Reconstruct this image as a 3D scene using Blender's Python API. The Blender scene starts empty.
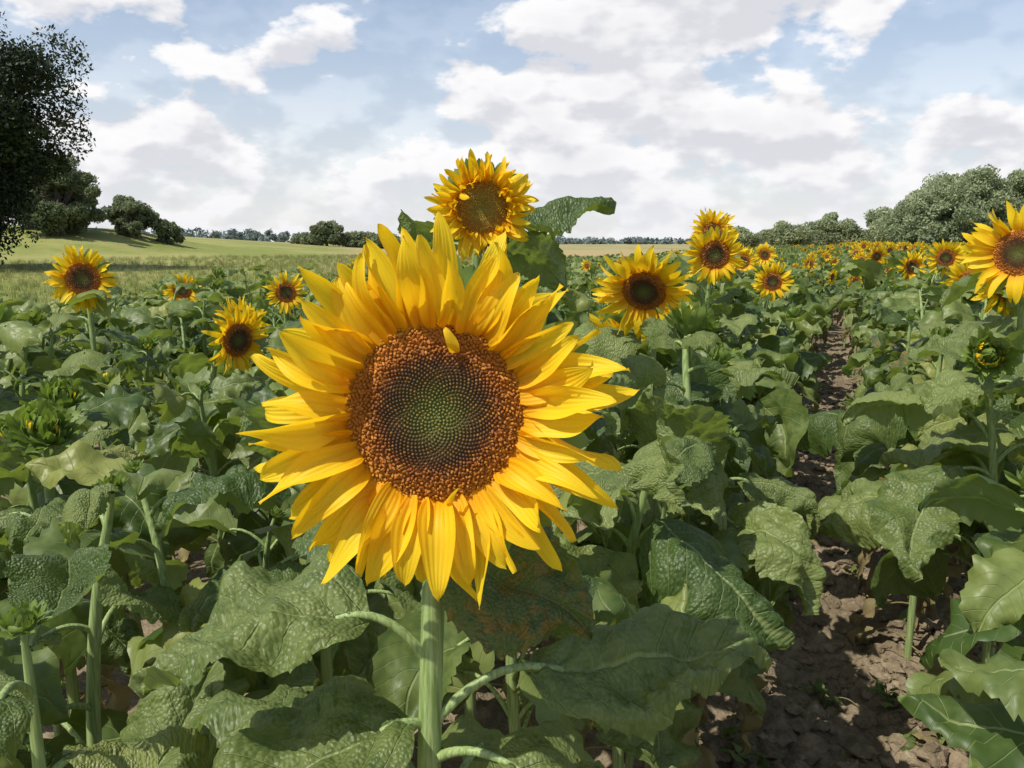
import bpy, math, numpy as np, random
from mathutils import Vector
random.seed(4); RNG=np.random.default_rng(11)
rad=math.radians
scene=bpy.context.scene
scene.view_settings.view_transform='Standard'; scene.view_settings.look='None'; scene.view_settings.exposure=0
R=np.array
def nrm(v):
    v=np.asarray(v,float); return v/np.linalg.norm(v)
def sstep(x,a,b):
    t=np.clip((x-a)/(b-a),0,1); return t*t*(3-2*t)
# ------------------------------------------------------------ numpy noise
def _h(ix,iy,s):
    h=(ix*374761393+iy*668265263+s*974634777)&0xffffffff
    h=((h^(h>>13))*1274126177)&0xffffffff
    return ((h^(h>>16))&0xffffff)/float(0xffffff)
def vnoise(x,y,s=0):
    ix=np.floor(x).astype(np.int64); iy=np.floor(y).astype(np.int64)
    fx=x-ix; fy=y-iy; fx=fx*fx*(3-2*fx); fy=fy*fy*(3-2*fy)
    return (_h(ix,iy,s)*(1-fx)+_h(ix+1,iy,s)*fx)*(1-fy)+(_h(ix,iy+1,s)*(1-fx)+_h(ix+1,iy+1,s)*fx)*fy
def fbm(x,y,o=4,s=0):
    r=0;a=.5
    for i in range(o):
        r=r+a*vnoise(x*2**i+17.3*i,y*2**i-9.1*i,s+i); a*=.5
    return r
# ------------------------------------------------------------ mesh builder
_gf={}
def gridfaces(n,m):
    if (n,m) not in _gf:
        i,j=np.meshgrid(np.arange(n-1),np.arange(m-1),indexing='ij')
        a=(i*m+j).ravel()
        _gf[(n,m)]=np.stack([a,a+m,a+m+1,a+1],1)
    return _gf[(n,m)]
class MB:
    def __init__(s): s.V=[];s.F=[];s.U=[];s.M=[];s.A=[];s.n=0
    def add(s,v,f,uv,mat,rnd=0.5):
        v=np.asarray(v,float).reshape(-1,3); f=np.asarray(f)
        s.V.append(v); s.F.append(f+s.n); s.n+=len(v)
        if uv is None: uv=np.zeros((len(v),2))
        s.U.append(np.asarray(uv,float).reshape(-1,2)); s.M.append(np.full(len(f),mat))
        s.A.append(np.broadcast_to(np.asarray(rnd,float),(len(v),)).copy())
    def grid(s,P,uv,mat,rnd=.5):
        n,m=P.shape[:2]; s.add(P,gridfaces(n,m),uv,mat,rnd)
    def mesh(s,name,mats,smooth=True):
        V=np.concatenate(s.V); U=np.concatenate(s.U); A=np.concatenate(s.A)
        L=np.concatenate([f.ravel() for f in s.F]); 
        tot=np.concatenate([np.full(len(f),f.shape[1]) for f in s.F]); st=np.concatenate([[0],np.cumsum(tot)[:-1]])
        me=bpy.data.meshes.new(name)
        me.vertices.add(len(V)); me.vertices.foreach_set("co",V.ravel())
        me.loops.add(len(L)); me.loops.foreach_set("vertex_index",L.astype(np.int32))
        me.polygons.add(len(tot)); me.polygons.foreach_set("loop_start",st.astype(np.int32))
        me.polygons.foreach_set("material_index",np.concatenate(s.M).astype(np.int32))
        me.polygons.foreach_set("use_smooth",np.full(len(tot),smooth))
        me.update(calc_edges=True)
        uvl=me.uv_layers.new(name="UVMap"); uvl.data.foreach_set("uv",U[L].astype(np.float32).ravel())
        at=me.attributes.new("rnd",'FLOAT','POINT'); at.data.foreach_set("value",A.astype(np.float32))
        for m in mats: me.materials.append(m)
        me.validate()
        return me
    def obj(s,name,mats,smooth=True,link=True):
        o=bpy.data.objects.new(name,s.mesh(name,mats,smooth))
        if link: scene.collection.objects.link(o)
        return o
def tube(mb,pts,rads,sides,mat,rnd=.5):
    pts=np.asarray(pts,float); n=len(pts); rads=np.broadcast_to(rads,(n,))
    T=np.gradient(pts,axis=0); T/=np.linalg.norm(T,axis=1)[:,None]+1e-9
    ref=R([1.,0,0]) if abs(T[0][0])<.8 else R([0,1.,0])
    P=np.zeros((n,sides+1,3)); uv=np.zeros((n,sides+1,2)); N=ref
    a=np.linspace(0,2*np.pi,sides+1); l=0
    for i in range(n):
        N=N-T[i]*np.dot(N,T[i]); N=N/np.linalg.norm(N); B=np.cross(T[i],N)
        P[i]=pts[i]+rads[i]*(np.cos(a)[:,None]*N+np.sin(a)[:,None]*B)
        if i: l+=np.linalg.norm(pts[i]-pts[i-1])
        uv[i,:,0]=l; uv[i,:,1]=a/(2*np.pi)
    mb.grid(P[:,::-1],uv[:,::-1],mat,rnd)
# ------------------------------------------------------------ node helpers
class NT:
    def __init__(s,nt): s.t=nt; s.t.nodes.clear()
    def n(s,typ,ins=None,**kw):
        nd=s.t.nodes.new(typ)
        for k,v in kw.items(): setattr(nd,k,v)
        if ins:
            for k,v in ins.items(): s.set(nd.inputs[k],v)
        return nd
    def set(s,sock,v):
        if isinstance(v,bpy.types.NodeSocket): s.t.links.new(v,sock)
        else: sock.default_value=v
    def m(s,op,a,b=None,c=None,clamp=False):
        nd=s.t.nodes.new('ShaderNodeMath'); nd.operation=op; nd.use_clamp=clamp
        for i,v in enumerate((a,b,c)):
            if v is not None: s.set(nd.inputs[i],v)
        return nd.outputs[0]
    def vm(s,op,a,b=None,out=0):
        nd=s.t.nodes.new('ShaderNodeVectorMath'); nd.operation=op
        s.set(nd.inputs[0],a)
        if b is not None: s.set(nd.inputs[1],b)
        return nd.outputs[out]
    def mr(s,v,a,b,c=0.,d=1.,smooth=True):
        nd=s.t.nodes.new('ShaderNodeMapRange'); nd.interpolation_type='SMOOTHSTEP' if smooth else 'LINEAR'
        s.set(nd.inputs[0],v)
        for i,x in enumerate((a,b,c,d)): s.set(nd.inputs[i+1],x)
        return nd.outputs[0]
    def mix(s,f,a,b,bt='MIX'):
        nd=s.t.nodes.new('ShaderNodeMix'); nd.data_type='RGBA'; nd.blend_type=bt
        s.set(nd.inputs[0],f)
        for i,v in ((6,a),(7,b)):
            if isinstance(v,(tuple,list)) and len(v)==3: v=(*v,1)
            s.set(nd.inputs[i],v)
        return nd.outputs[2]
    def noise(s,vec,scale,detail=4,rough=.55,dist=0.,dim='3D'):
        nd=s.n('ShaderNodeTexNoise',noise_dimensions=dim)
        for k,v in {'Scale':scale,'Detail':detail,'Roughness':rough,'Distortion':dist}.items(): nd.inputs[k].default_value=v
        if vec is not None: s.set(nd.inputs['Vector'],vec)
        return nd.outputs['Fac']
    def ramp(s,f,stops,interp='LINEAR'):
        nd=s.t.nodes.new('ShaderNodeValToRGB'); cr=nd.color_ramp; cr.interpolation=interp
        while len(cr.elements)<len(stops): cr.elements.new(.5)
        for e,(p,c) in zip(cr.elements,stops): e.position=p; e.color=(*c,1)
        s.set(nd.inputs[0],f); return nd.outputs[0]
def newmat(name):
    m=bpy.data.materials.new(name); m.use_nodes=True; return m,NT(m.node_tree)
def finish(t,col,rough,transl=0.,tcol=None,bump=None,bstr=.3,bdist=.01,spec=.3,sheen=0.):
    p=t.n('ShaderNodeBsdfPrincipled',{'Base Color':col,'Roughness':rough,'Specular IOR Level':spec})
    nrmal=None
    if bump is not None:
        b=t.n('ShaderNodeBump',{'Strength':bstr,'Distance':bdist,'Height':bump}); nrmal=b.outputs[0]; t.set(p.inputs['Normal'],nrmal)
    o=t.n('ShaderNodeOutputMaterial')
    if transl>0:
        tr=t.n('ShaderNodeBsdfTranslucent',{'Color':tcol if tcol is not None else col})
        ms=t.n('ShaderNodeMixShader',{0:transl,1:p.outputs[0],2:tr.outputs[0]})
        t.set(o.inputs[0],ms.outputs[0])
    else: t.set(o.inputs[0],p.outputs[0])
def rndattr(t): return t.n('ShaderNodeAttribute',attribute_name='rnd').outputs['Fac']
def uvsep(t):
    uv=t.n('ShaderNodeUVMap').outputs[0]; sp=t.n('ShaderNodeSeparateXYZ',{0:uv}); return uv,sp.outputs[0],sp.outputs[1]

def leafmat(name,dark,light,vein,spots=0.,detail=True):
    m,t=newmat(name); uv,U,V=uvsep(t); rn=rndattr(t)
    Y=t.m('ABSOLUTE',t.m('SUBTRACT',V,.5))
    T=t.m('MULTIPLY',t.m('SUBTRACT',U,t.m('MULTIPLY',t.m('POWER',Y,1.15),1.05)),7.)
    fr=t.m('MULTIPLY',t.m('ABSOLUTE',t.m('SUBTRACT',t.m('FRACT',t.m('ADD',T,100.)),.5)),2.)
    v1=t.m('MULTIPLY',t.mr(fr,.90,.985),t.mr(Y,.0,.40,.8,.15))
    v2=t.mr(Y,.004,.015,1.,0.)
    vv=t.m('MAXIMUM',v1,v2)
    pos=t.n('ShaderNodeNewGeometry')
    nz=t.noise(pos.outputs['Position'],24.,3 if detail else 2,.65)
    f=t.mr(t.m('ADD',t.m('MULTIPLY',nz,.8),t.m('MULTIPLY',rn,.7)),.4,1.05)
    col=t.mix(f,dark,light)
    col=t.mix(t.m('MULTIPLY',vv,.6),col,vein)
    if spots>0:
        s1=t.noise(uv,7.,3,.6,dim='2D'); s2=t.noise(uv,45.,1,dim='2D')
        col=t.mix(t.mr(t.m('ADD',s1,t.m('MULTIPLY',s2,.5)),.74,.92,0,.8),col,(.24,.12,.02))
    col=t.mix(t.mr(rn,.88,1.,0,.6),col,(.28,.28,.06))
    col=t.mix(t.m('MULTIPLY',pos.outputs['Backfacing'],.6),col,(.22,.28,.11))
    if detail:
        vo=t.n('ShaderNodeTexVoronoi',{'Vector':uv,'Scale':42.},feature='F1',voronoi_dimensions='2D').outputs['Distance']
        dusty=t.noise(uv,60.,2,.6,dim='2D')
        col=t.mix(t.mr(dusty,.45,.75,0,.25),col,(.27,.31,.15))
        h=t.m('SUBTRACT',t.m('MULTIPLY',nz,1.1),t.m('ADD',t.m('MULTIPLY',vo,.5),t.m('MULTIPLY',vv,.6)))
    else: h=t.m('SUBTRACT',nz,t.m('MULTIPLY',vv,.4))
    tc=t.mix(.6,col,(.34,.46,.02))
    finish(t,col,.46,.30,tc,h,.8,.005,.42)
    return m
LD,LL,LV=(.046,.085,.016),(.190,.232,.066),(.31,.37,.14)
M_LEAF=leafmat('sunflower_leaf_green',LD,LL,LV)
M_LEAFS=leafmat('sunflower_leaf_green_simple',LD,LL,LV,0.,False)
M_SPOT=leafmat('sunflower_leaf_spotted',(.05,.08,.022),(.10,.13,.04),(.20,.22,.09),1.)
m,t=newmat('dry_leaf'); uv,U,V=uvsep(t); rn=rndattr(t)
nz=t.noise(t.n('ShaderNodeNewGeometry').outputs['Position'],30.,2)
finish(t,t.mix(t.m('ADD',t.m('MULTIPLY',nz,.6),t.m('MULTIPLY',rn,.4)),(.12,.08,.04),(.34,.29,.13)),.7,.25,None,nz,.6,.006); M_DRY=m
m,t=newmat('sunflower_stem'); pos=t.n('ShaderNodeNewGeometry').outputs['Position']; uv,U,V=uvsep(t)
st=t.noise(t.vm('MULTIPLY',pos,(260.,260.,9.)),1.,2)
c=t.mix(t.mr(st,.3,.7),(.16,.23,.065),(.31,.39,.16))
finish(t,c,.5,0,None,st,.4,.002,.35); M_STEM=m
m,t=newmat('bract_green'); uv,U,V=uvsep(t); rn=rndattr(t)
c=t.mix(rn,(.10,.16,.03),(.20,.27,.06)); finish(t,c,.55,.3,(.28,.40,.04,1)); M_BRACT=m
m,t=newmat('petal_yellow'); uv,U,V=uvsep(t); rn=rndattr(t)
str_=t.m('SINE',t.m('ADD',t.m('MULTIPLY',V,38.),t.m('MULTIPLY',U,3.)))
c=t.mix(t.mr(U,.0,.38),(.90,.44,.008),(.96,.72,.028))
c=t.mix(t.m('MULTIPLY',rn,.45),c,(.95,.57,.010))
c=t.mix(t.mr(str_,-.2,1.,0.,.18),c,(.80,.48,.008))
c=t.mix(t.mr(U,.95,1.02,0.,.5),c,(.55,.36,.05))
finish(t,c,.5,.48,t.mix(.5,c,(1.,.62,.004)),str_,.22,.0015,.25); M_PET=m
m,t=newmat('disc_florets'); uv,U,V=uvsep(t)
c=t.ramp(t.m('ADD',U,t.m('MULTIPLY',t.m('SUBTRACT',V,.5),.07)),[(0,(.14,.155,.03)),(.18,(.115,.12,.025)),(.36,(.085,.058,.017)),(.54,(.075,.032,.012)),(.62,(.18,.058,.012)),(.75,(.34,.110,.014)),(.93,(.44,.165,.016)),(1,(.60,.30,.02))])
c=t.mix(t.m('MULTIPLY',t.mr(V,.70,.98),t.mr(U,.28,.75,.20,.42)),c,(.52,.25,.025))
finish(t,c,.6,0,None,None,.3,.01,.3); M_DISC=m
m,t=newmat('young_disc'); uv,U,V=uvsep(t)
c=t.ramp(U,[(0,(.24,.22,.04)),(.5,(.30,.19,.03)),(.8,(.32,.15,.018)),(1,(.50,.28,.02))]); c=t.mix(t.mr(V,.6,.9),c,(.46,.30,.04))
finish(t,c,.6); M_YDISC=m
SUN_MATS=[M_LEAF,M_STEM,M_DRY,M_BRACT,M_PET,M_DISC,M_SPOT,M_YDISC]
SUN_MATS_S=[M_LEAFS,M_STEM,M_DRY,M_BRACT,M_PET,M_DISC,M_LEAFS,M_YDISC]
LEAF,STEM,DRY,BRACT,PET,DISC,SPOT,YDISC=range(8)
Z3=R([0,0,1.])
# ------------------------------------------------------------ plant parts
def leaf(mb,base,az,e0,e1,L,W,n,m,rng,mat=LEAF,roll=0.,fold=.18,wave=.03,puck=.012,bend=0.,serr=0.06,lump=.18,rn=None):
    u=np.linspace(0,1,n); v=np.linspace(-1,1,m)
    e=e0+(e1-e0)*u**1.1; a=az+bend*u
    e=e+rng.normal(0,.16)*np.sin(u*6.3+rng.uniform(0,6))
    d=np.stack([np.cos(a),np.sin(a),0*a],1)
    T=np.cos(e)[:,None]*d+np.sin(e)[:,None]*Z3; N=-np.sin(e)[:,None]*d+np.cos(e)[:,None]*Z3
    S=np.cross(N,T); rr=roll+rng.normal(0,.08)+u*rng.normal(0,.5)
    S2=np.cos(rr)[:,None]*S+np.sin(rr)[:,None]*N; N2=np.cross(T,S2)
    mid=np.array(base)+np.concatenate([[np.zeros(3)],np.cumsum((T[1:]+T[:-1])/2*(L/(n-1)),0)])
    f=np.clip(u,0,1)**.45*(1-u)**1.0/.407
    if n>=30: f=f*(1+serr*2*((u*15+.3*np.sin(u*9))%1-.5)*(u>.12)); f=f*(1+.07*np.sin(u*rng.uniform(9,16)+rng.uniform(0,6)))
    elif n>=12: f=f*(1+rng.uniform(-.06,.06,n)+.09*((np.arange(n)%2)-.5))
    asym=1+rng.normal(0,.10)*v
    hw=W/2*f; y=(v*asym)[None,:]*hw[:,None]; av=np.abs(v)[None,:]
    xb=-.16*L*av**1.5*((1-u)**6)[:,None]
    if n>=30: xb=xb+ .010*L*av**8*np.sin(u*15*2*np.pi)[:,None]
    tt=(u[:,None]+xb/L-1.05*(np.abs(y)/L)**1.15)*7
    ph=rng.uniform(0,6.28,2); k=rng.uniform(1.8,3.6)
    side=np.where(v<0,ph[0],ph[1])[None,:]
    z=fold*np.abs(y)-(1.1*rng.uniform(.0,2.2))*y*y/W \
      +wave*L*np.sin(2*np.pi*k*u[:,None]+side)*av**1.8*np.sin(np.pi*np.clip(u,0,1))[:,None]**.5 \
      +puck*L*np.abs(np.sin(np.pi*tt))*(av**.5)*(1-av**4)*1.7 - puck*L*.6*(av<.01)
    s=rng.uniform(0,99)
    z=z+L*lump*(vnoise(u[:,None]*4+s,v[None,:]*2.+s)-.5)*np.minimum(1,u*4)[:,None]
    if n>=20: z=z+L*.032*(vnoise(u[:,None]*19+s,v[None,:]*8.+s)-.5)
    P=mid[:,None,:]+T[:,None,:]*xb[...,None]+S2[:,None,:]*y[...,None]+N2[:,None,:]*z[...,None]
    uv=np.stack([u[:,None]+xb/L,y/L+.5+0*u[:,None]],-1)
    mb.grid(P,uv,mat,rng.uniform(0,1) if rn is None else rn)
def bez(P,n):
    t=np.linspace(0,1,n)[:,None]; P=[np.asarray(p,float) for p in P]
    if len(P)==3: return (1-t)**2*P[0]+2*t*(1-t)*P[1]+t*t*P[2]
    return (1-t)**3*P[0]+3*t*(1-t)**2*P[1]+3*t*t*(1-t)*P[2]+t**3*P[3]
def petiole_leaf(mb,p,az,pl,rise,e0,e1,L,W,lod,rng,mat=LEAF,roll=0.,rp=.0042,**kw):
    d=R([math.cos(az),math.sin(az),0]); p=np.array(p)
    b=p+d*pl+Z3*rise
    pts=bez([p,p+d*pl*.45+Z3*(rise*.9+pl*.25),b],[10,6,4][lod])
    pm=STEM if mat!=DRY else DRY
    tube(mb,pts,np.linspace(rp*1.25,rp*.75,len(pts)),[8,5,3][lod],pm)
    n,m=[(64,21),(22,9),(9,5)][lod]
    leaf(mb,b,az,e0,e1,L,W,n,m,rng,mat,roll,**kw)
def basis(F):
    F=nrm(F); X=nrm(np.cross(Z3,F)) if abs(F[2])<.95 else R([1.,0,0]); return F,X,np.cross(F,X)
def petal(mb,C,F,dr,r0,Lp,Wp,e0,e1,n,m,rng,mat,tw=0.,bend=0.,cup=.3,rn=None,off=0.):
    u=np.linspace(0,1,n); v=np.linspace(-1,1,m); tan=np.cross(F,dr)
    e=e0+(e1-e0)*u**1.3
    rd=np.cos(bend*u)[:,None]*dr+np.sin(bend*u)[:,None]*tan
    T=np.cos(e)[:,None]*rd+np.sin(e)[:,None]*F; N=-np.sin(e)[:,None]*rd+np.cos(e)[:,None]*F
    S=np.cross(N,T); rr=tw*u+rng.normal(0,.12)
    S2=np.cos(rr)[:,None]*S+np.sin(rr)[:,None]*N; N2=np.cross(T,S2)
    mid=C+dr*r0+F*off+np.concatenate([[np.zeros(3)],np.cumsum((T[1:]+T[:-1])/2*(Lp/(n-1)),0)])
    f=(u*.93+.07)**.42*(1-u)**.66; f=f/f.max()
    if n>8: f=f*(1+.06*np.sin(u*rng.uniform(5,11)+rng.uniform(0,6)))
    y=v[None,:]*(Wp/2*f)[:,None]
    z=cup*(y*y)/(Wp/2)*1.2 + .04*Wp*np.cos(v*np.pi*3)[None,:]*(f[:,None]) + Lp*.03*np.sin(u*rng.uniform(5,10)+rng.uniform(0,6))[:,None]*v[None,:]
    if n>8: z=z+Lp*.03*np.sin(u*rng.uniform(3,8)+rng.uniform(0,6))[:,None]
    P=mid[:,None,:]+S2[:,None,:]*y[...,None]+N2[:,None,:]*z[...,None]
    uv=np.stack(np.broadcast_arrays(u[:,None],(v*.5+.5)[None,:]),-1)
    mb.grid(P,uv,mat,rng.uniform(0,1) if rn is None else rn)
def head(mb,C,F,Rd,Lp,npet,lod,rng,ruffle=1.,young=False,Wp=None,nfl=None):
    F,X,Y=basis(F); C=np.array(C,float); Wp=Wp or Lp*.28
    dm=YDISC if young else DISC
    hf=lambda r: Rd*(.17*(1-r**4)-.10*np.exp(-(r/.38)**2))
    nr,na=[(14,40),(7,20),(4,10)][lod]
    r=np.linspace(0,1,nr)[:,None]; a=np.linspace(0,2*np.pi,na+1)[None,:]
    P=C+(r*Rd*np.cos(a))[...,None]*X+(r*Rd*np.sin(a))[...,None]*Y+(hf(r)+0*a-.0008)[...,None]*F
    rv=rng.uniform(.2,.7,(nr,na+1)) if lod<2 else rng.uniform(0,1,(nr,na+1))
    mb.grid(P,np.stack([r+0*a,rv],-1),dm)
    nf=nfl or [2100,220,0][lod]
    if nf:
        k=np.arange(nf)+.5; rr=np.sqrt(k/nf); th=k*2.399963
        s=Rd*math.sqrt(math.pi/nf)*.5
        outer=sstep(rr,.58,.70); 
        hh=s*(1.0+.25*rng.uniform(-1,1,nf))*(1-.35*outer)+outer*rng.uniform(.3,1.,nf)*Rd*.035*(1 if lod==0 else 1.4)
        jit=rng.normal(0,1,(nf,2))*s*(.12+.9*outer)[:,None]
        cen=C+(rr*Rd*np.cos(th))[:,None]*X+(rr*Rd*np.sin(th))[:,None]*Y+hf(rr)[:,None]*F
        sd=5 if lod==0 else 4
        q=np.arange(sd)*2*np.pi/sd
        ws=s*(.95+.15*outer)
        base=cen[:,None,:]+ws[:,None,None]*(np.cos(q+th[:,None])[...,None]*X+np.sin(q+th[:,None])[...,None]*Y)
        topw=.5
        top=cen[:,None,:]+topw*ws[:,None,None]*(np.cos(q+th[:,None])[...,None]*X+np.sin(q+th[:,None])[...,None]*Y)+(hh[:,None,None]*F)+(jit[:,:1]*X+jit[:,1:]*Y)[:,None,:]
        vv=np.concatenate([base,top],1).reshape(-1,3)
        i=np.arange(nf)[:,None]*2*sd; j=np.arange(sd)[None,:]; j2=(j+1)%sd
        fs=np.stack([i+j,i+j2,i+sd+j2,i+sd+j],-1).reshape(-1,4)
        rv=rng.uniform(0,1,nf)
        uvf=np.stack([np.repeat(rr,2*sd),np.repeat(rv,2*sd)],-1)
        mb.add(vv,fs,uvf,dm)
        capf=(i+sd+np.arange(sd)[None,:])
        mb.F.append(capf+mb.n-len(vv)); mb.M.append(np.full(nf,dm))
    na=[24,14,8][lod]; pr=[(1.02,.0),(1.0,-.22),(.8,-.45),(.45,-.62),(.16,-.85)]
    a=np.linspace(0,2*np.pi,na+1)
    P=np.stack([C+(Rd*k*np.cos(a))[:,None]*X+(Rd*k*np.sin(a))[:,None]*Y+F*Rd*h for k,h in pr])
    mb.grid(P[:,::-1],None,BRACT,.4)
    nb=[34,20,9][lod]
    for i in range(nb):
        th=2*np.pi*(i+rng.uniform(-.3,.3))/nb; dr=math.cos(th)*X+math.sin(th)*Y
        petal(mb,C-F*Rd*.25,F,dr,Rd*.95,Rd*rng.uniform(.6,.95),Rd*.38,rad(rng.uniform(-10,25)),rad(rng.uniform(-50,20)),[8,5,3][lod],3,rng,BRACT)
    n,m=[(16,7),(8,3),(4,3)][lod]
    layers=[(int(npet*.52),0.,1.),(npet-int(npet*.52),.14,.93)]
    droop=rng.uniform(0,6.28); miss=rng.uniform(0,.08) if lod else 0
    for li,(cnt,off,sc) in enumerate(layers):
        for i in range(cnt):
            if rng.uniform()<miss: continue
            th=2*np.pi*(i+.5*li+rng.normal(0,.26))/cnt; dr=math.cos(th)*X+math.sin(th)*Y
            e0=rad(rng.uniform(6,26)+12*(li))*ruffle**.3; e1=rad(rng.normal(-6+14*li+8*math.cos(th-droop),15*ruffle))
            petal(mb,C,F,dr,Rd*(.97-.03*li),Lp*sc*rng.uniform(.80,1.10),Wp*rng.uniform(.74,1.18),e0,e1,n,m,rng,PET,
                  tw=rng.normal(0,.5*ruffle),bend=rng.normal(0,.14*ruffle),cup=rng.uniform(.15,.8),off=Rd*.06*li-.02*Rd)
    if young:
        for i in range(34):
            th=2*np.pi*rng.uniform(); dr=math.cos(th)*X+math.sin(th)*Y
            petal(mb,C,F,dr,Rd*rng.uniform(.88,.98),Lp*rng.uniform(.45,.8),Wp*.8,rad(rng.uniform(50,85)),rad(rng.uniform(40,170)),max(n,8),m,rng,PET,tw=rng.normal(0,.9),bend=rng.normal(0,.4),cup=.6)
    return Rd*.85
def bud(mb,C,F,Rd,lod,rng,yellow=.3):
    F,X,Y=basis(F); C=np.array(C,float)
    na=12; pr=[(.0,.45),(.5,.40),(.85,.2),(1.,0),(.9,-.35),(.5,-.6),(.16,-.85)]
    a=np.linspace(0,2*np.pi,na+1)
    P=np.stack([C+(Rd*k*np.cos(a))[:,None]*X+(Rd*k*np.sin(a))[:,None]*Y+F*Rd*h for k,h in pr])
    mb.grid(P[:,::-1],None,BRACT,.6)
    for L in range(4):
        nb=[20,13,6][lod]
        for i in range(nb):
            th=2*np.pi*(i+rng.uniform(-.4,.4)+.33*L)/nb; dr=math.cos(th)*X+math.sin(th)*Y
            petal(mb,C-F*Rd*(.35-.12*L),F,dr,Rd*(.95-.13*L),Rd*rng.uniform(.9,1.7),Rd*.5,rad(28+18*L+rng.uniform(-10,15)),rad(60+25*L+rng.uniform(-50,45)),[9,6,4][lod],3,rng,BRACT,bend=rng.normal(0,.3),tw=rng.normal(0,.4))
    for i in range(int([26,16,8][lod]*yellow*2)):
        th=rng.uniform(0,6.28); dr=math.cos(th)*X+math.sin(th)*Y
        petal(mb,C+F*Rd*.1,F,dr,Rd*.75,Rd*.95,Rd*.35,rad(60),rad(130+rng.uniform(-20,20)),[9,6,4][lod],3,rng,PET)
    return Rd*.85
def plant(mb,C,F,kind,Rd,Lp,npet,lod,rng,nleaf=18,rs=.011,lscale=1.,base=None,ltop=.94,ruffle=1.,leaves=True,young=False,zlow=.22,nfl=None,extra=()):
    C=np.array(C,float); F=nrm(F)
    if kind=='flower': dp=head(mb,C,F,Rd,Lp,npet,lod,rng,ruffle,young,nfl=nfl); tend=.72
    elif kind=='bud': dp=bud(mb,C,F,Rd,lod,rng,.5 if young else .06); ltop=1.; tend=.6
    else: dp=bud(mb,C,F,.013,max(lod,1),rng,0.); ltop=1.; tend=.4
    at=C-F*dp
    if base is None: base=R([C[0]-F[0]*.14+rng.normal(0,.02),C[1]-F[1]*.14+rng.normal(0,.02),0])
    base=np.array(base,float); base=R([base[0],base[1],-.02]); h=at[2]
    lean=R([rng.normal(0,.03),rng.normal(0,.03),0]) if leaves else R([-.006,0,0])
    P2=at-F*.09+R([0,0,-.01]); P1=R([base[0],base[1],h*.8])+lean
    pts=bez([base,P1,P2,at],[40,18,10][lod])
    w=1.15+(tend-1.15)*np.linspace(0,1,len(pts))**1.6
    tube(mb,pts,rs*w,[14,7,5][lod],STEM)
    for (z,az,pl,rise,e0,e1,L,W,roll) in extra:
        petiole_leaf(mb,pts[int(np.argmin(abs(pts[:,2]-z)))],rad(az),pl,rise,rad(e0),rad(e1),L,W,lod,rng,LEAF,roll)
    if not leaves: return pts
    g=rng.uniform(0,6.28)
    for i in range(nleaf):
        f=(i+rng.uniform(-.3,.3))/(nleaf-1); f=min(max(f,0),1)
        z=h*(zlow+(ltop-zlow)*f**.8); k=int(np.argmin(abs(pts[:int(len(pts)*.97),2]-z))); p=pts[k]
        az=g+i*2.39996+rng.normal(0,.3)
        s=lscale*(.48+.57*math.sin(math.pi*min(1,.16+.76*f)))*rng.uniform(.70,1.22)
        L=.245*s; W=L*rng.uniform(.62,.88)
        if f<.24+rng.uniform(-.08,.16):
            petiole_leaf(mb,p,az,.09,rng.uniform(-.05,.04),rad(rng.uniform(-70,-30)),rad(-95),L*.8,W*.36,max(lod,1),rng,DRY,roll=rng.normal(0,.5),fold=.9,wave=.10,rp=.0030)
            continue
        pl=.16*s*rng.uniform(.6,1.3)*(1-.45*f); up=pl*rng.uniform(.15,.9)
        e0=rad(rng.uniform(-60,5)+42*f*f); e1=rad(rng.uniform(-118,-50)+50*f*f)
        if rng.uniform()<.14: e0=rad(rng.uniform(10,55)); e1=e0-rad(rng.uniform(0,50))
        petiole_leaf(mb,p,az,pl,up,e0,e1,L,W,lod,rng,SPOT if rng.uniform()<.05 else LEAF,roll=rng.normal(0,.45),bend=rng.normal(0,.5),wave=rng.uniform(.03,.12),puck=.018,fold=rng.uniform(-.1,.75))
    return pts
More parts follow.
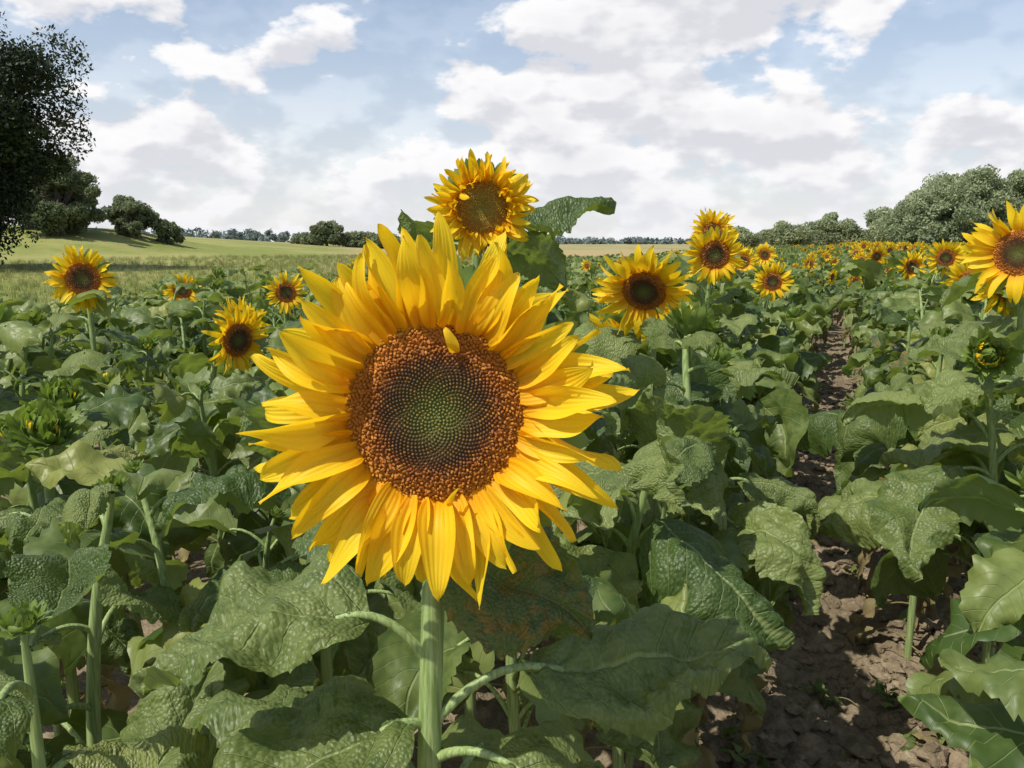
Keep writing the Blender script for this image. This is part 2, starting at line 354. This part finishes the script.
# ------------------------------------------------------------ the flower closest to the viewpoint
rng=np.random.default_rng(5)
mb=MB()
C0=R([-.062,.646,1.362]); F0=nrm([.03,-.985,.13])
pts=plant(mb,C0,F0,'flower',.0755,.089,70,0,rng,leaves=False,base=(-.090,.69,0),rs=.0115,ruffle=1.85)
def stem_at(z): return pts[int(np.argmin(abs(pts[:,2]-z)))]
Fb,Xb,Yb=basis(F0)
petal(mb,C0+Xb*.016+Yb*.050+F0*.014,F0,nrm(Yb-.15*Xb),0,.026,.009,rad(60),rad(-50),12,5,rng,PET,bend=.5)
petal(mb,C0+Xb*.010-Yb*.072+F0*.012,F0,nrm(Yb*.9+.1*Xb),0,.022,.007,rad(70),rad(-30),12,5,rng,PET,bend=-.9,tw=1.)
for (z,az,pl,rise,e0,e1,L,W,roll,mt,rn) in [
  (1.080,187,.090,.055,2,-38,.205,.155,-.20,LEAF,.5),
  (1.035,205,.050,.010,-8,-45,.205,.16,-.10,LEAF,.4),
  (1.030,10,.135,.050,4,-12,.235,.135,.30,LEAF,.5),
  (1.190,-12,.030,.008,-12,-50,.145,.130,.66,SPOT,.5),
  (1.150,48,.120,.020,-10,-60,.17,.13,.25,LEAF,.2),
  (1.160,130,.10,.04,0,-60,.18,.15,-.1,LEAF,.3),
  (.97,-25,.10,.02,-10,-70,.20,.16,.2,LEAF,.5),
  (.94,150,.14,.05,-5,-60,.22,.18,-.2,LEAF,.4),
  (.88,70,.15,.05,-10,-70,.22,.18,.1,LEAF,.6),
  (.80,215,.14,.05,-10,-80,.22,.18,-.1,LEAF,.3),
  (.70,320,.14,.04,-10,-80,.22,.18,0,LEAF,.8),
  (.5,240,.1,-.02,-60,-95,.18,.08,0,DRY,.5),(.45,20,.1,-.02,-60,-95,.18,.08,0,DRY,.8)]:
    petiole_leaf(mb,stem_at(z),rad(az),pl,rise,rad(e0),rad(e1),L,W,0,rng,mt,roll,rp=.0045,wave=.075,puck=.026,fold=.2,lump=.2,rn=rn)
nh=2600; zz=rng.uniform(.9,1.27,nh); ii=np.array([np.argmin(abs(pts[:,2]-z)) for z in zz]); a=rng.uniform(0,6.28,nh)
ii2=np.clip(ii+1,0,len(pts)-1); fr=rng.uniform(0,1,nh)[:,None]; pc=pts[ii]*(1-fr)+pts[ii2]*fr
od=np.stack([np.cos(a),np.sin(a),rng.normal(0,.25,nh)],1); b0=pc+od*.0098; tip=b0+od*rng.uniform(.0022,.0042,nh)[:,None]
sd=np.stack([-np.sin(a),np.cos(a),0*a],1)*.00018
vv=np.stack([b0-sd,b0+sd,tip],1).reshape(-1,3); mb.add(vv,np.arange(nh*3).reshape(-1,3),None,STEM,.9)
mb.obj('sunflower',SUN_MATS)
# ------------------------------------------------------------ other individually placed plants
heroes=[
 ((-.055,1.53,1.563),(.14,-.93,-.10),'flower',.052,.062,62,dict(ruffle=3.0,young=True,nleaf=14,lscale=.9,extra=[(1.47,5,.085,.085,10,-8,.195,.12,.28),(1.45,60,.05,.05,25,-20,.13,.09,.2)])),
 ((.345,2.11,1.375),(-.28,-.80,-.42),'flower',.060,.086,50,dict(ruffle=1.9)),
 ((.83,3.33,1.450),(-.15,-.93,-.15),'flower',.062,.075,48,dict(ruffle=1.5)),
 ((.93,3.80,1.545),(.05,-.9,.2),'flower',.05,.075,44,dict(ruffle=1.9)),
 ((-1.60,3.02,1.365),(.30,-.92,-.02),'flower',.063,.072,46,dict(ruffle=1.6)),
 ((-2.05,5.03,1.205),(.25,-.93,.0),'flower',.055,.065,40,dict()),
 ((-.955,2.78,1.165),(.80,-.55,-.12),'flower',.062,.075,46,dict(lscale=.8,ruffle=1.7,nleaf=15)),
 ((1.40,2.25,1.470),(-.62,-.75,.02),'flower',.066,.085,48,dict(ruffle=1.7)),
 ((1.07,1.79,1.25),(-.30,-.85,.25),'bud',.032,0,0,dict(young=True,lscale=1.,nleaf=22,rs=.009,base=(1.20,1.9,0))),
 ((-.93,1.56,1.13),(.3,-.4,.8),'bud',.036,0,0,dict(lscale=.85,nleaf=14)),
 ((.42,1.90,1.31),(.2,.3,.8),'bud',.038,0,0,dict(young=True,nleaf=20)),
 ((.33,2.42,1.20),(-.35,-.8,-.3),'flower',.055,.08,40,dict()),
 ((-.46,2.40,1.315),(.6,-.7,.1),'flower',.045,.06,36,dict(lscale=.8,ruffle=1.6)),
 ((-1.05,3.75,1.27),(.4,-.9,.1),'flower',.048,.06,36,dict()),
 ((2.85,5.35,1.40),(-.3,-.92,-.1),'flower',.06,.075,40,dict()),
 ((2.38,4.2,1.30),(-.5,-.8,-.1),'flower',.06,.08,40,dict()),
 ((1.48,4.6,1.28),(-.2,-.9,-.1),'flower',.055,.07,40,dict()),
 ((1.70,6.0,1.36),(-.2,-.9,-.0),'flower',.055,.07,40,dict()),
 ((1.95,6.9,1.36),(-.2,-.9,-.0),'flower',.055,.07,40,dict()),
 ((2.45,7.9,1.38),(-.2,-.9,-.0),'flower',.055,.07,40,dict()),
 ((-.47,.72,1.14),(.1,-.2,1),'none',.01,0,0,dict(nleaf=13,lscale=.75,ltop=1.0,rs=.008)),
 ((-.60,1.16,1.14),(.2,-.2,1),'none',.03,0,0,dict(nleaf=11,lscale=.85)),
 ((.26,1.42,1.12),(.1,-.3,1),'none',.01,0,0,dict(nleaf=18,lscale=1.05,ltop=1.)),
 ((-.36,1.35,1.22),(.1,-.3,1),'none',.01,0,0,dict(nleaf=15,lscale=1.0,ltop=1.)),
 ((.50,1.80,1.06),(.1,-.3,1),'none',.01,0,0,dict(nleaf=20,lscale=.95,rs=.009)),
 ((.60,2.30,1.17),(.1,-.3,1),'bud',.026,0,0,dict(nleaf=20,lscale=1.)),
 ((1.36,2.06,1.15),(-.1,-.3,1),'none',.01,0,0,dict(nleaf=24,lscale=1.05,rs=.009,zlow=.12)),
 ((1.36,2.52,1.20),(-.1,-.3,1),'bud',.028,0,0,dict(nleaf=24,lscale=1.05,zlow=.12)),
 ((1.50,3.02,1.22),(-.1,-.3,1),'none',.01,0,0,dict(nleaf=22,lscale=1.05,zlow=.12)),
]
hbase=[(-.083,.69)]
for i,(C,F,kind,Rd,Lp,npet,kw) in enumerate(heroes):
    rng=np.random.default_rng(100+i); mb=MB(); d=C[1]; kw=dict(kw); kw.setdefault('nleaf',17)
    lod=0 if d<2.1 else 1
    nfl=900 if d<2.3 else 350
    p=plant(mb,C,F,kind,Rd,Lp,npet,lod,rng,nfl=nfl if kind=='flower' else None,**kw)
    hbase.append((p[0][0],p[0][1])); mb.obj('sunflower',SUN_MATS)
hbase=R(hbase)
# ------------------------------------------------------------ geometry-nodes instancer
def instancer(name,variants,pts,rots,scls,idx):
    col=bpy.data.collections.new(name+'_variants')
    for v in variants: col.objects.link(v)
    me=bpy.data.meshes.new(name); me.from_pydata([tuple(p) for p in pts],[],[])
    a=me.attributes.new('rot','FLOAT_VECTOR','POINT'); a.data.foreach_set('vector',np.asarray(rots,np.float32).ravel())
    a=me.attributes.new('scl','FLOAT','POINT'); a.data.foreach_set('value',np.asarray(scls,np.float32))
    a=me.attributes.new('idx','INT','POINT'); a.data.foreach_set('value',np.asarray(idx,np.int32))
    o=bpy.data.objects.new(name,me); scene.collection.objects.link(o)
    ng=bpy.data.node_groups.new(name,'GeometryNodeTree')
    ng.interface.new_socket('Geometry',in_out='INPUT',socket_type='NodeSocketGeometry')
    ng.interface.new_socket('Geometry',in_out='OUTPUT',socket_type='NodeSocketGeometry')
    N=ng.nodes; gi=N.new('NodeGroupInput'); go=N.new('NodeGroupOutput'); ip=N.new('GeometryNodeInstanceOnPoints')
    ci=N.new('GeometryNodeCollectionInfo'); ci.inputs['Collection'].default_value=col
    ci.inputs['Separate Children'].default_value=True; ci.inputs['Reset Children'].default_value=True
    ip.inputs['Pick Instance'].default_value=True
    def na(nm,dt):
        n=N.new('GeometryNodeInputNamedAttribute'); n.data_type=dt; n.inputs['Name'].default_value=nm
        return [s for s in n.outputs if s.enabled and s.name=='Attribute'][0]
    L=ng.links.new
    L(gi.outputs[0],ip.inputs['Points']); L(ci.outputs[0],ip.inputs['Instance'])
    L(na('rot','FLOAT_VECTOR'),ip.inputs['Rotation']); L(na('scl','FLOAT'),ip.inputs['Scale']); L(na('idx','INT'),ip.inputs['Instance Index'])
    L(ip.outputs[0],go.inputs[0])
    md=o.modifiers.new('scatter','NODES'); md.node_group=ng
    return o
near=[];far=[]
NK=['flower','flower','flower','bud','bud','bud','none','none','none','none','none','none']
for i,k in enumerate(NK):
    rng=np.random.default_rng(300+i); mb=MB()
    plant(mb,(0,-.13,1.27 if k=='flower' else 1.22),(rng.normal(0,.3),-.9 if k=='flower' else -.3,-.1 if k=='flower' else .9),k,.058 if k=='flower' else .032,.075,44,1,rng,nleaf=int(rng.integers(15,20)),base=(0,0,0),young=(i==3),ruffle=1.7,lscale=rng.uniform(.78,1.05),zlow=.25)
    near.append(mb.obj('plant_near_%02d'%i,SUN_MATS_S,link=False))
for i in range(8):
    rng=np.random.default_rng(400+i); mb=MB()
    k='flower' if i<5 else 'none'
    plant(mb,(0,-.13,1.25 if k=='flower' else 1.24),(rng.normal(0,.3),-.9 if k=='flower' else -.3,-.08 if k=='flower' else .9),k,.055 if k=='flower' else .034,.072,30,2,rng,nleaf=17,base=(0,0,0),ruffle=1.7)
    far.append(mb.obj('plant_far_%02d'%i,SUN_MATS_S,link=False))
ANG=rad(21.6); sa,ca=math.sin(ANG),math.cos(ANG)
def row2w(q,a): return q*ca+a*sa, -q*sa+a*ca
rng=np.random.default_rng(77)
Pn,Rn,Sn,In=[],[],[],[]; Pf,Rf,Sf,If=[],[],[],[]
rows=[-.38-.66*i for i in range(8)]+[.50+.68*i for i in range(25)]
for q0 in rows:
    a=-.6+rng.uniform(0,.3)
    while a<95:
        a+=rng.uniform(.19,.34)*(1+max(0,a-15)*.03)
        q=q0+rng.normal(0,.05+.10*sstep(a,5,9)); x,y=row2w(q,a); d=math.hypot(x,y)
        if y<.75 or abs(x)>.80*y+.35: continue
        if d<1.0 or (x>-.45 and x<.2 and y<1.0): continue
        if np.min(np.hypot(hbase[:,0]-x,hbase[:,1]-y))<.15: continue
        rz=rng.normal(0,.7)+ (.1 if q0<0 else -.1)
        if d<8:
            left=q0<0
            fl=rng.uniform()<(.0 if d<3.4 else (.03 if left else .15))
            i=int(rng.integers(0,3)) if fl else int(rng.integers(3 if rng.uniform()<.6 else 6,len(NK)))
            s=rng.uniform(.82,1.04) if left else rng.uniform(.84,1.08)
            if d<2.2: s=rng.uniform(.78,.98)
            if not fl: rz=rng.uniform(0,6.28)
            Pn.append((x,y,0)); Rn.append((rng.normal(0,.06),rng.normal(0,.06),rz)); Sn.append(s); In.append(i)
        else:
            fl=rng.uniform()<(.06 if q0<-1 else .45)
            i=int(rng.integers(0,5)) if fl else int(rng.integers(5,8))
            if not fl: rz=rng.uniform(0,6.28)
            Pf.append((x,y,0)); Rf.append((rng.normal(0,.07),rng.normal(0,.07),rz)); Sf.append(rng.uniform(.82,1.14) if q0>0 else rng.uniform(.78,1.0)); If.append(i)
print('near',len(Pn),'far',len(Pf))
instancer('sunflower_field',near,Pn,Rn,Sn,In)
instancer('distant_sunflower_field',far,Pf,Rf,Sf,If)
# ------------------------------------------------------------ terrain
def zt(x,y):
    d=np.hypot(x,y)+1e-6; wl=sstep(-x/d,.10,.55)*(y>-10)
    return 3.9*sstep(d,30,180)*wl + .4*sstep(d,60,250)*(1-wl) + 1.7*sstep(-x,29,39)*np.exp(-((y-78)/13.)**2)*(y>0)
m,t=newmat('meadow_ground'); pos=t.n('ShaderNodeNewGeometry').outputs['Position']; sx=t.n('ShaderNodeSeparateXYZ',{0:pos})
n1=t.noise(pos,.06,4,.6); n2=t.noise(pos,1.4,5,.65); n3=t.noise(pos,18.,3,.7)
c=t.mix(t.mr(n2,.3,.7),(.17,.20,.045),(.26,.27,.08)); c=t.mix(t.mr(n1,.42,.62),c,(.32,.30,.11)); c=t.mix(t.mr(n3,.35,.75,0,.4),c,(.11,.15,.035))
tan_=t.m('MULTIPLY',t.mr(t.m('ADD',sx.outputs[1],t.m('MULTIPLY',n1,14.)),42.,52.),t.mr(t.m('ADD',sx.outputs[0],t.m('MULTIPLY',sx.outputs[1],.20)),-4.,4.))
c=t.mix(tan_,c,t.mix(n2,(.30,.23,.11),(.42,.33,.16)))
fb=t.m('MULTIPLY',t.mr(sx.outputs[1],125.,150.),.7); c=t.mix(fb,c,t.mix(t.mr(n1,.4,.6),(.22,.22,.09),(.34,.30,.15)))
finish(t,c,.9,0,None,n3,.6,.05,.1); M_GR=m
mb=MB(); rr=np.concatenate([np.linspace(0,120,110),np.geomspace(123,4000,60)]); aa=np.linspace(0,2*np.pi,361)
x=rr[:,None]*np.cos(aa); y=rr[:,None]*np.sin(aa); mb.grid(np.stack([x,y,zt(x,y)],-1),None,0); mb.obj('ground',[M_GR])
m,t=newmat('dry_soil'); pos=t.n('ShaderNodeNewGeometry').outputs['Position']
n1=t.noise(pos,3.,3,.65); n2=t.noise(pos,26.,4,.7)
c=t.mix(t.mr(n1,.35,.65),(.17,.13,.085),(.27,.21,.14)); c=t.mix(t.mr(n2,.4,.7,0,.7),c,(.10,.078,.05)); c=t.mix(t.mr(n2,.30,.42,.5,0.),c,(.44,.37,.25))
finish(t,c,.95,0,None,n2,.9,.02,.1); M_SOIL=m
mb=MB(); P=[row2w(-5.4,-3),row2w(17.6,-3),row2w(17.6,97),row2w(-5.4,97)]
mb.add([(p[0],p[1],.02) for p in P],[[0,1,2,3]],None,0)
mb.obj('field_soil',[M_SOIL])
qs=np.arange(-1.5,1.9,.014); as_=np.concatenate([np.arange(.2,6,.014),np.arange(6,14,.04)])
A,Q=np.meshgrid(as_,qs,indexing='ij'); X=Q*ca+A*sa; Y=-Q*sa+A*ca
def relief(X,Y,Q): return .035+.07*fbm(X*5,Y*5,3,1)+.12*np.abs(fbm(X*15,Y*15,3,5)-.45)+.035*fbm(X*45,Y*45,2,9)+.03*np.cos((Q-.06)*2*np.pi+np.pi)
h=relief(X,Y,Q)
e=np.minimum(np.minimum(sstep(Q,-1.5,-1.35),1-sstep(Q,1.75,1.88)),np.minimum(sstep(A,.2,.4),1-sstep(A,13,14)))
mb=MB(); mb.grid(np.stack([X,Y,h*e+.012+.012*(e<=0)],-1)[:,::-1],None,0); mb.obj('dirt_path',[M_SOIL],True)
def soilz(x,y): return relief(x,y,x*ca-y*sa)+.012
import bmesh
bm=bmesh.new(); bmesh.ops.create_icosphere(bm,subdivisions=2,radius=1); iv=R([v.co[:] for v in bm.verts]); iF=R([[v.index for v in f.verts] for f in bm.faces]); bm.free()
rng=np.random.default_rng(9); mb=MB()
for i in range(6000):
    a=.8+8*rng.uniform()**1.3; q=rng.uniform(-.5,.8); x,y=row2w(q,a); s=.004+.034*rng.uniform()**3
    v=iv*(1+.28*np.sin(iv[:,[1,2,0]]*rng.uniform(2,5,3)+rng.uniform(0,6,3)))*s*R([1,rng.uniform(.6,1.2),rng.uniform(.5,.8)])
    v=v*(1+.2*rng.uniform(-1,1,(len(iv),1)))
    mb.add(v+R([x,y,float(soilz(R([x]),R([y]))[0])+s*.1]),iF,None,0)
mb.obj('soil_clods',[M_SOIL],False)
mb=MB()
for i in range(1300):
    a=.8+7*rng.uniform(); q=rng.uniform(-1.2,1.4)
    if abs(q-.06)<.22 and rng.uniform()<.6: continue
    x,y=row2w(q,a); z=float(soilz(R([x]),R([y]))[0])+.005
    if rng.uniform()<.4:
        L=rng.uniform(.03,.10); leaf(mb,(x,y,z),rng.uniform(0,6.28),rad(rng.uniform(0,40)),rad(rng.uniform(-60,10)),L,L*.4,9,5,rng,0,roll=rng.normal(0,.5),fold=.6,wave=.1)
    else:
        L=rng.uniform(.05,.2); d=rng.uniform(0,6.28); dv=R([math.cos(d),math.sin(d),rng.normal(0,.12)])*L
        tube(mb,bez([(x,y,z),R([x,y,z+.01])+dv*.5+rng.normal(0,.01,3),R([x,y,z])+dv],5),.0018,4,0,rng.uniform())
mb.obj('leaf_litter',[M_DRY])
mb=MB()
for i in range(120):
    a=1.6+9*rng.uniform(); q=rng.choice([-.22,.32])+rng.normal(0,.10); x,y=row2w(q,a); z=float(soilz(R([x]),R([y]))[0])
    for k in range(int(rng.integers(4,10))):
        L=rng.uniform(.03,.09); leaf(mb,(x+rng.normal(0,.015),y+rng.normal(0,.015),z+rng.uniform(0,.04)),rng.uniform(0,6.28),rad(rng.uniform(20,70)),rad(rng.uniform(-50,20)),L,L*rng.uniform(.2,.5),9,5,rng,0,fold=.3)
mb.obj('path_weeds',[M_LEAFS])
# ------------------------------------------------------------ grass tufts on the meadow
m,t=newmat('grass_blades'); rn=rndattr(t); c=t.ramp(rn,[(0,(.12,.16,.035)),(.5,(.20,.235,.06)),(.85,(.30,.29,.10)),(1,(.42,.36,.18))]); finish(t,c,.6,.3); M_GRASS=m
tv=[]
for i in range(4):
    rng=np.random.default_rng(600+i); mb=MB()
    for k in range(26):
        b=R([rng.normal(0,.09),rng.normal(0,.09),0]); a=rng.uniform(0,6.28); l=rng.uniform(.12,.32); d=R([math.cos(a),math.sin(a),0]); s=R([-d[1],d[0],0])*.004
        tipd=b+d*l*rng.uniform(.1,.6)+Z3*l; md=(b+d*l*.1+Z3*l*.55)
        mb.add([b-s,b+s,md+s*.8,md-s*.8,tipd],[[0,1,2,3]],None,0,rng.uniform()); mb.F.append(R([[3,2,4]])+mb.n-5); mb.M.append(R([0]))
    tv.append(mb.obj('tuft_%02d'%i,[M_GRASS],link=False))
rng=np.random.default_rng(8); P=[];
while len(P)<10000:
    q=-5.6-40*rng.uniform()**1.6; a=rng.uniform(-8,75); x,y=row2w(q,a)
    if y<2 or abs(x)>.85*y+1: continue
    P.append((x,y,float(zt(R([x]),R([y]))[0])))
n=len(P); instancer('meadow_grass',tv,P,np.stack([rng.normal(0,.1,n),rng.normal(0,.1,n),rng.uniform(0,6.28,n)],1),rng.uniform(.5,1.2,n),rng.integers(0,4,n))
# ------------------------------------------------------------ trees
def folmat(name,dark,mid,light,tr=.2):
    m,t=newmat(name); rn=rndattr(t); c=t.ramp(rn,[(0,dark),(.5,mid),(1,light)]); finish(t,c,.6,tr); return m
m,t=newmat('bark'); pos=t.n('ShaderNodeNewGeometry').outputs['Position']; nz=t.noise(pos,6.,3); finish(t,t.mix(nz,(.05,.04,.03),(.13,.10,.08)),.9,0,None,nz,.6,.03); M_BARK=m
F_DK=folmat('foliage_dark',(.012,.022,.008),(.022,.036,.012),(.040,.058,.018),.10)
F_MD=folmat('foliage_mid',(.13,.165,.08),(.19,.225,.115),(.26,.295,.155),.38)
F_WL=folmat('foliage_willow_hazy',(.22,.265,.14),(.30,.35,.19),(.38,.43,.25),.4)  # willow grey-green, lightened in the colour itself to stand in for distance haze
F_HZ=folmat('foliage_hazy',(.15,.19,.19),(.18,.225,.215),(.22,.26,.245),.3)  # aerial haze painted into the leaf colour: paler and bluer with distance
def leaves_cloud(mb,cen,rc,n,size,rng,tone):
    cen=np.asarray(cen); k=len(cen); idx=rng.integers(0,k,n)
    d=rng.normal(0,1,(n,3)); d/=np.linalg.norm(d,axis=1)[:,None]; r=rng.uniform(.25,1.1,n)**.6*np.asarray(rc)[idx]
    c=cen[idx]+d*r[:,None]*R([1,1,.8])
    a=rng.normal(0,1,(n,3)); a/=np.linalg.norm(a,axis=1)[:,None]; b=np.cross(a,rng.normal(0,1,(n,3))); b/=np.linalg.norm(b,axis=1)[:,None]
    s=(size*rng.uniform(.4,1.2,n))[:,None]
    v=np.stack([c-a*s,c+b*s*.45,c+a*s,c-b*s*.45],1).reshape(-1,3)
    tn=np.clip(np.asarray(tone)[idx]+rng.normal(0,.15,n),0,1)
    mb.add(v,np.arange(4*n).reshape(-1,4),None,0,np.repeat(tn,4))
def tree(name,x,y,H,cr,ch,nclump,nleaf,size,mat,seed,trunk=.25,rcl=.28,rmin=.35,wv=.35,topw=-.2):
    rng=np.random.default_rng(seed); z0=float(zt(R([x]),R([y]))[0]); mb=MB()
    cz=z0+H-ch/2; cen=[];
    while len(cen)<nclump:
        p=rng.uniform(-1,1,3); r=np.linalg.norm(p)
        if r>1 or r<rmin: continue
        wob=.78+wv*math.sin(3*math.atan2(p[1],p[0])+seed)+.1*rng.normal()
        wob=min(max(wob,.65),1.1)
        wob*=(1+topw*(p[2] if topw>0 else max(0,p[2])))
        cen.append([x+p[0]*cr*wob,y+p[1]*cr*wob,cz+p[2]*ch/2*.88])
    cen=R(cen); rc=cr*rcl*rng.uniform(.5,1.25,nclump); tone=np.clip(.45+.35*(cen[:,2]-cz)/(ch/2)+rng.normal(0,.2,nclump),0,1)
    leaves_cloud(mb,cen,rc,nleaf,size,rng,tone)
    top=R([x,y,z0+H*.75])
    tube(mb,bez([(x,y,z0-.3),(x+.1*cr*rng.normal(),y,z0+H*.4),top],10),np.linspace(trunk,trunk*.25,10),8,1)
    for c in cen[::max(1,nclump//14)]:
        s=R([x,y,z0+H*rng.uniform(.2,.45)]); tube(mb,bez([s,(s+c)/2+R([0,0,.1*H]),c],7),np.linspace(trunk*.4,trunk*.06,7),5,1)
    return mb.obj(name,[mat,M_BARK],False)
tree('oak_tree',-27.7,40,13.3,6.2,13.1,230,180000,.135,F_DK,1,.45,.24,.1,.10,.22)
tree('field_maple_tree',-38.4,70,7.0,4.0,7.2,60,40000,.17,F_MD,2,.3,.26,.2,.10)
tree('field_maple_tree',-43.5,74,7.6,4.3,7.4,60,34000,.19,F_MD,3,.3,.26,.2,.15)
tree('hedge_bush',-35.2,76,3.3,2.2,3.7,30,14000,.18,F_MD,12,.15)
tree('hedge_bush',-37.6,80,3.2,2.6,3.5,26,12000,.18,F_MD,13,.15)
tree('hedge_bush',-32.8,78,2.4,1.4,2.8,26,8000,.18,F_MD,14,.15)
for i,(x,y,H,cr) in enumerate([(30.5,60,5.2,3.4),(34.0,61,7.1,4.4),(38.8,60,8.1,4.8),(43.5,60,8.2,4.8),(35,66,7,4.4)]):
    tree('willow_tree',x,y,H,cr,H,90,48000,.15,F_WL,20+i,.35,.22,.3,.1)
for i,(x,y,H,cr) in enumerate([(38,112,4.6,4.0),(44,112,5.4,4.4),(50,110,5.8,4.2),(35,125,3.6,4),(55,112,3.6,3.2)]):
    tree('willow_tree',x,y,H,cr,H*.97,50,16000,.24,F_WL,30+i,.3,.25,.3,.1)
for i,(x,y,H,cr) in enumerate([(-34,150,5.4,3.4),(-28.5,152,3.4,4.4),(-23.5,150,3.2,4),(-39,156,2.6,4)]):
    tree('hedgerow_tree',x,y,H-1.0,cr,(H-1.0)*.95,36,9000,.35,F_MD,40+i,.3)
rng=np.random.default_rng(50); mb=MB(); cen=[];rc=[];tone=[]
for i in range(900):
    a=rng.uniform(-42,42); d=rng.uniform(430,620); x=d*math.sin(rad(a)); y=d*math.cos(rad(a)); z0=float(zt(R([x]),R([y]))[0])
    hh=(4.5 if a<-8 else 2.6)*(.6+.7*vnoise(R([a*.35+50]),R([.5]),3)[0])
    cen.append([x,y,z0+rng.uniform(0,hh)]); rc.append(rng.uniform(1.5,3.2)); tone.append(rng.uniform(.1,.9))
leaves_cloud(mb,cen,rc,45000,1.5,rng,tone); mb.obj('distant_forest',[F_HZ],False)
# ------------------------------------------------------------ sun + sky
SUN=nrm([-.46,-.34,.82]); el=math.asin(SUN[2]); rot=math.atan2(SUN[0],SUN[1])
ld=bpy.data.lights.new('sun','SUN'); ld.energy=5.; ld.angle=rad(.5); ld.color=(1.,.96,.86)
lo=bpy.data.objects.new('sun',ld); scene.collection.objects.link(lo); lo.rotation_euler=Vector(-SUN).to_track_quat('-Z','Y').to_euler()
w=bpy.data.worlds.new('World'); scene.world=w; w.use_nodes=True; t=NT(w.node_tree)
sky=t.n('ShaderNodeTexSky',sky_type='NISHITA',sun_disc=False,sun_elevation=el,sun_rotation=rot,air_density=1.,dust_density=1.,ozone_density=.6)
g=t.n('ShaderNodeTexCoord').outputs['Generated']; sp=t.n('ShaderNodeSeparateXYZ',{0:g}); gz=sp.outputs[2]
def skydir(az,elv): return (math.sin(rad(az))*math.cos(rad(elv)),math.cos(rad(az))*math.cos(rad(elv)),math.sin(rad(elv)))
gv=t.vm('MULTIPLY',g,(1.,1.,1.9))
def dens(vec,d): return t.noise(vec,9.,d,.54)
n1=dens(gv,6); n2=dens(t.vm('ADD',gv,(-.012,0.,.045)),3)
bias=t.mr(gz,.02,.13,.13,-.02)
# (azimuth, elevation, half-width deg, half-height deg, weight) of the larger cloud banks / clear gaps
for (az,elv,wx,wy,wt) in [(6.2,9.2,15,5.5,.24),(14.5,15.2,13,3.,.24),(-15,11.2,4.6,2.,.18),(-23,6.2,13,3.2,.14),(24,6.4,11,3.,.15),
                         (-27,13.6,10,3.2,.09),(-7.5,11.,2.8,4.,-.14),(-13,8.4,9,1.,-.07),(29,11.5,4.5,3.6,-.16)]:
    dv=t.vm('MULTIPLY',t.vm('SUBTRACT',g,skydir(az,elv)),(57.3/wx,2.,57.3/wy)); ln=t.vm('LENGTH',dv,out=1)
    bias=t.m('ADD',bias,t.mr(ln,.2,1.35,wt,0.))
dn=t.m('ADD',n1,bias); mask=t.mr(dn,.49,.62)
thick=t.mr(dn,.62,.92); lit=t.mr(t.m('SUBTRACT',n1,n2),-.10,.09)
cc=t.mix(lit,(.72,.73,.78),(1.,.99,1.)); cc=t.mix(t.m('MULTIPLY',thick,.42),cc,(.71,.71,.76))
haze=t.mr(gz,.0,.11,.65,0.); 
bs=t.n('ShaderNodeBackground',{'Color':sky.outputs[0],'Strength':.15}); bc=t.n('ShaderNodeBackground',{'Color':t.mix(haze,cc,(.87,.87,.90)),'Strength':1.})
mask=t.m('MULTIPLY',t.m('MAXIMUM',mask,t.mr(gz,.0,.28,.85,.24)),t.mr(gz,.28,.6,1.,.08))
mx=t.n('ShaderNodeMixShader',{0:mask,1:bs.outputs[0],2:bc.outputs[0]}); o=t.n('ShaderNodeOutputWorld',{0:mx.outputs[0]})
# ------------------------------------------------------------ camera
cd=bpy.data.cameras.new('camera'); cd.sensor_width=36; cd.lens=28.27; cd.clip_end=8000; cd.clip_start=.02
co=bpy.data.objects.new('camera',cd); scene.collection.objects.link(co); co.location=(0,0,1.5); co.rotation_euler=(rad(80),0,0); scene.camera=co
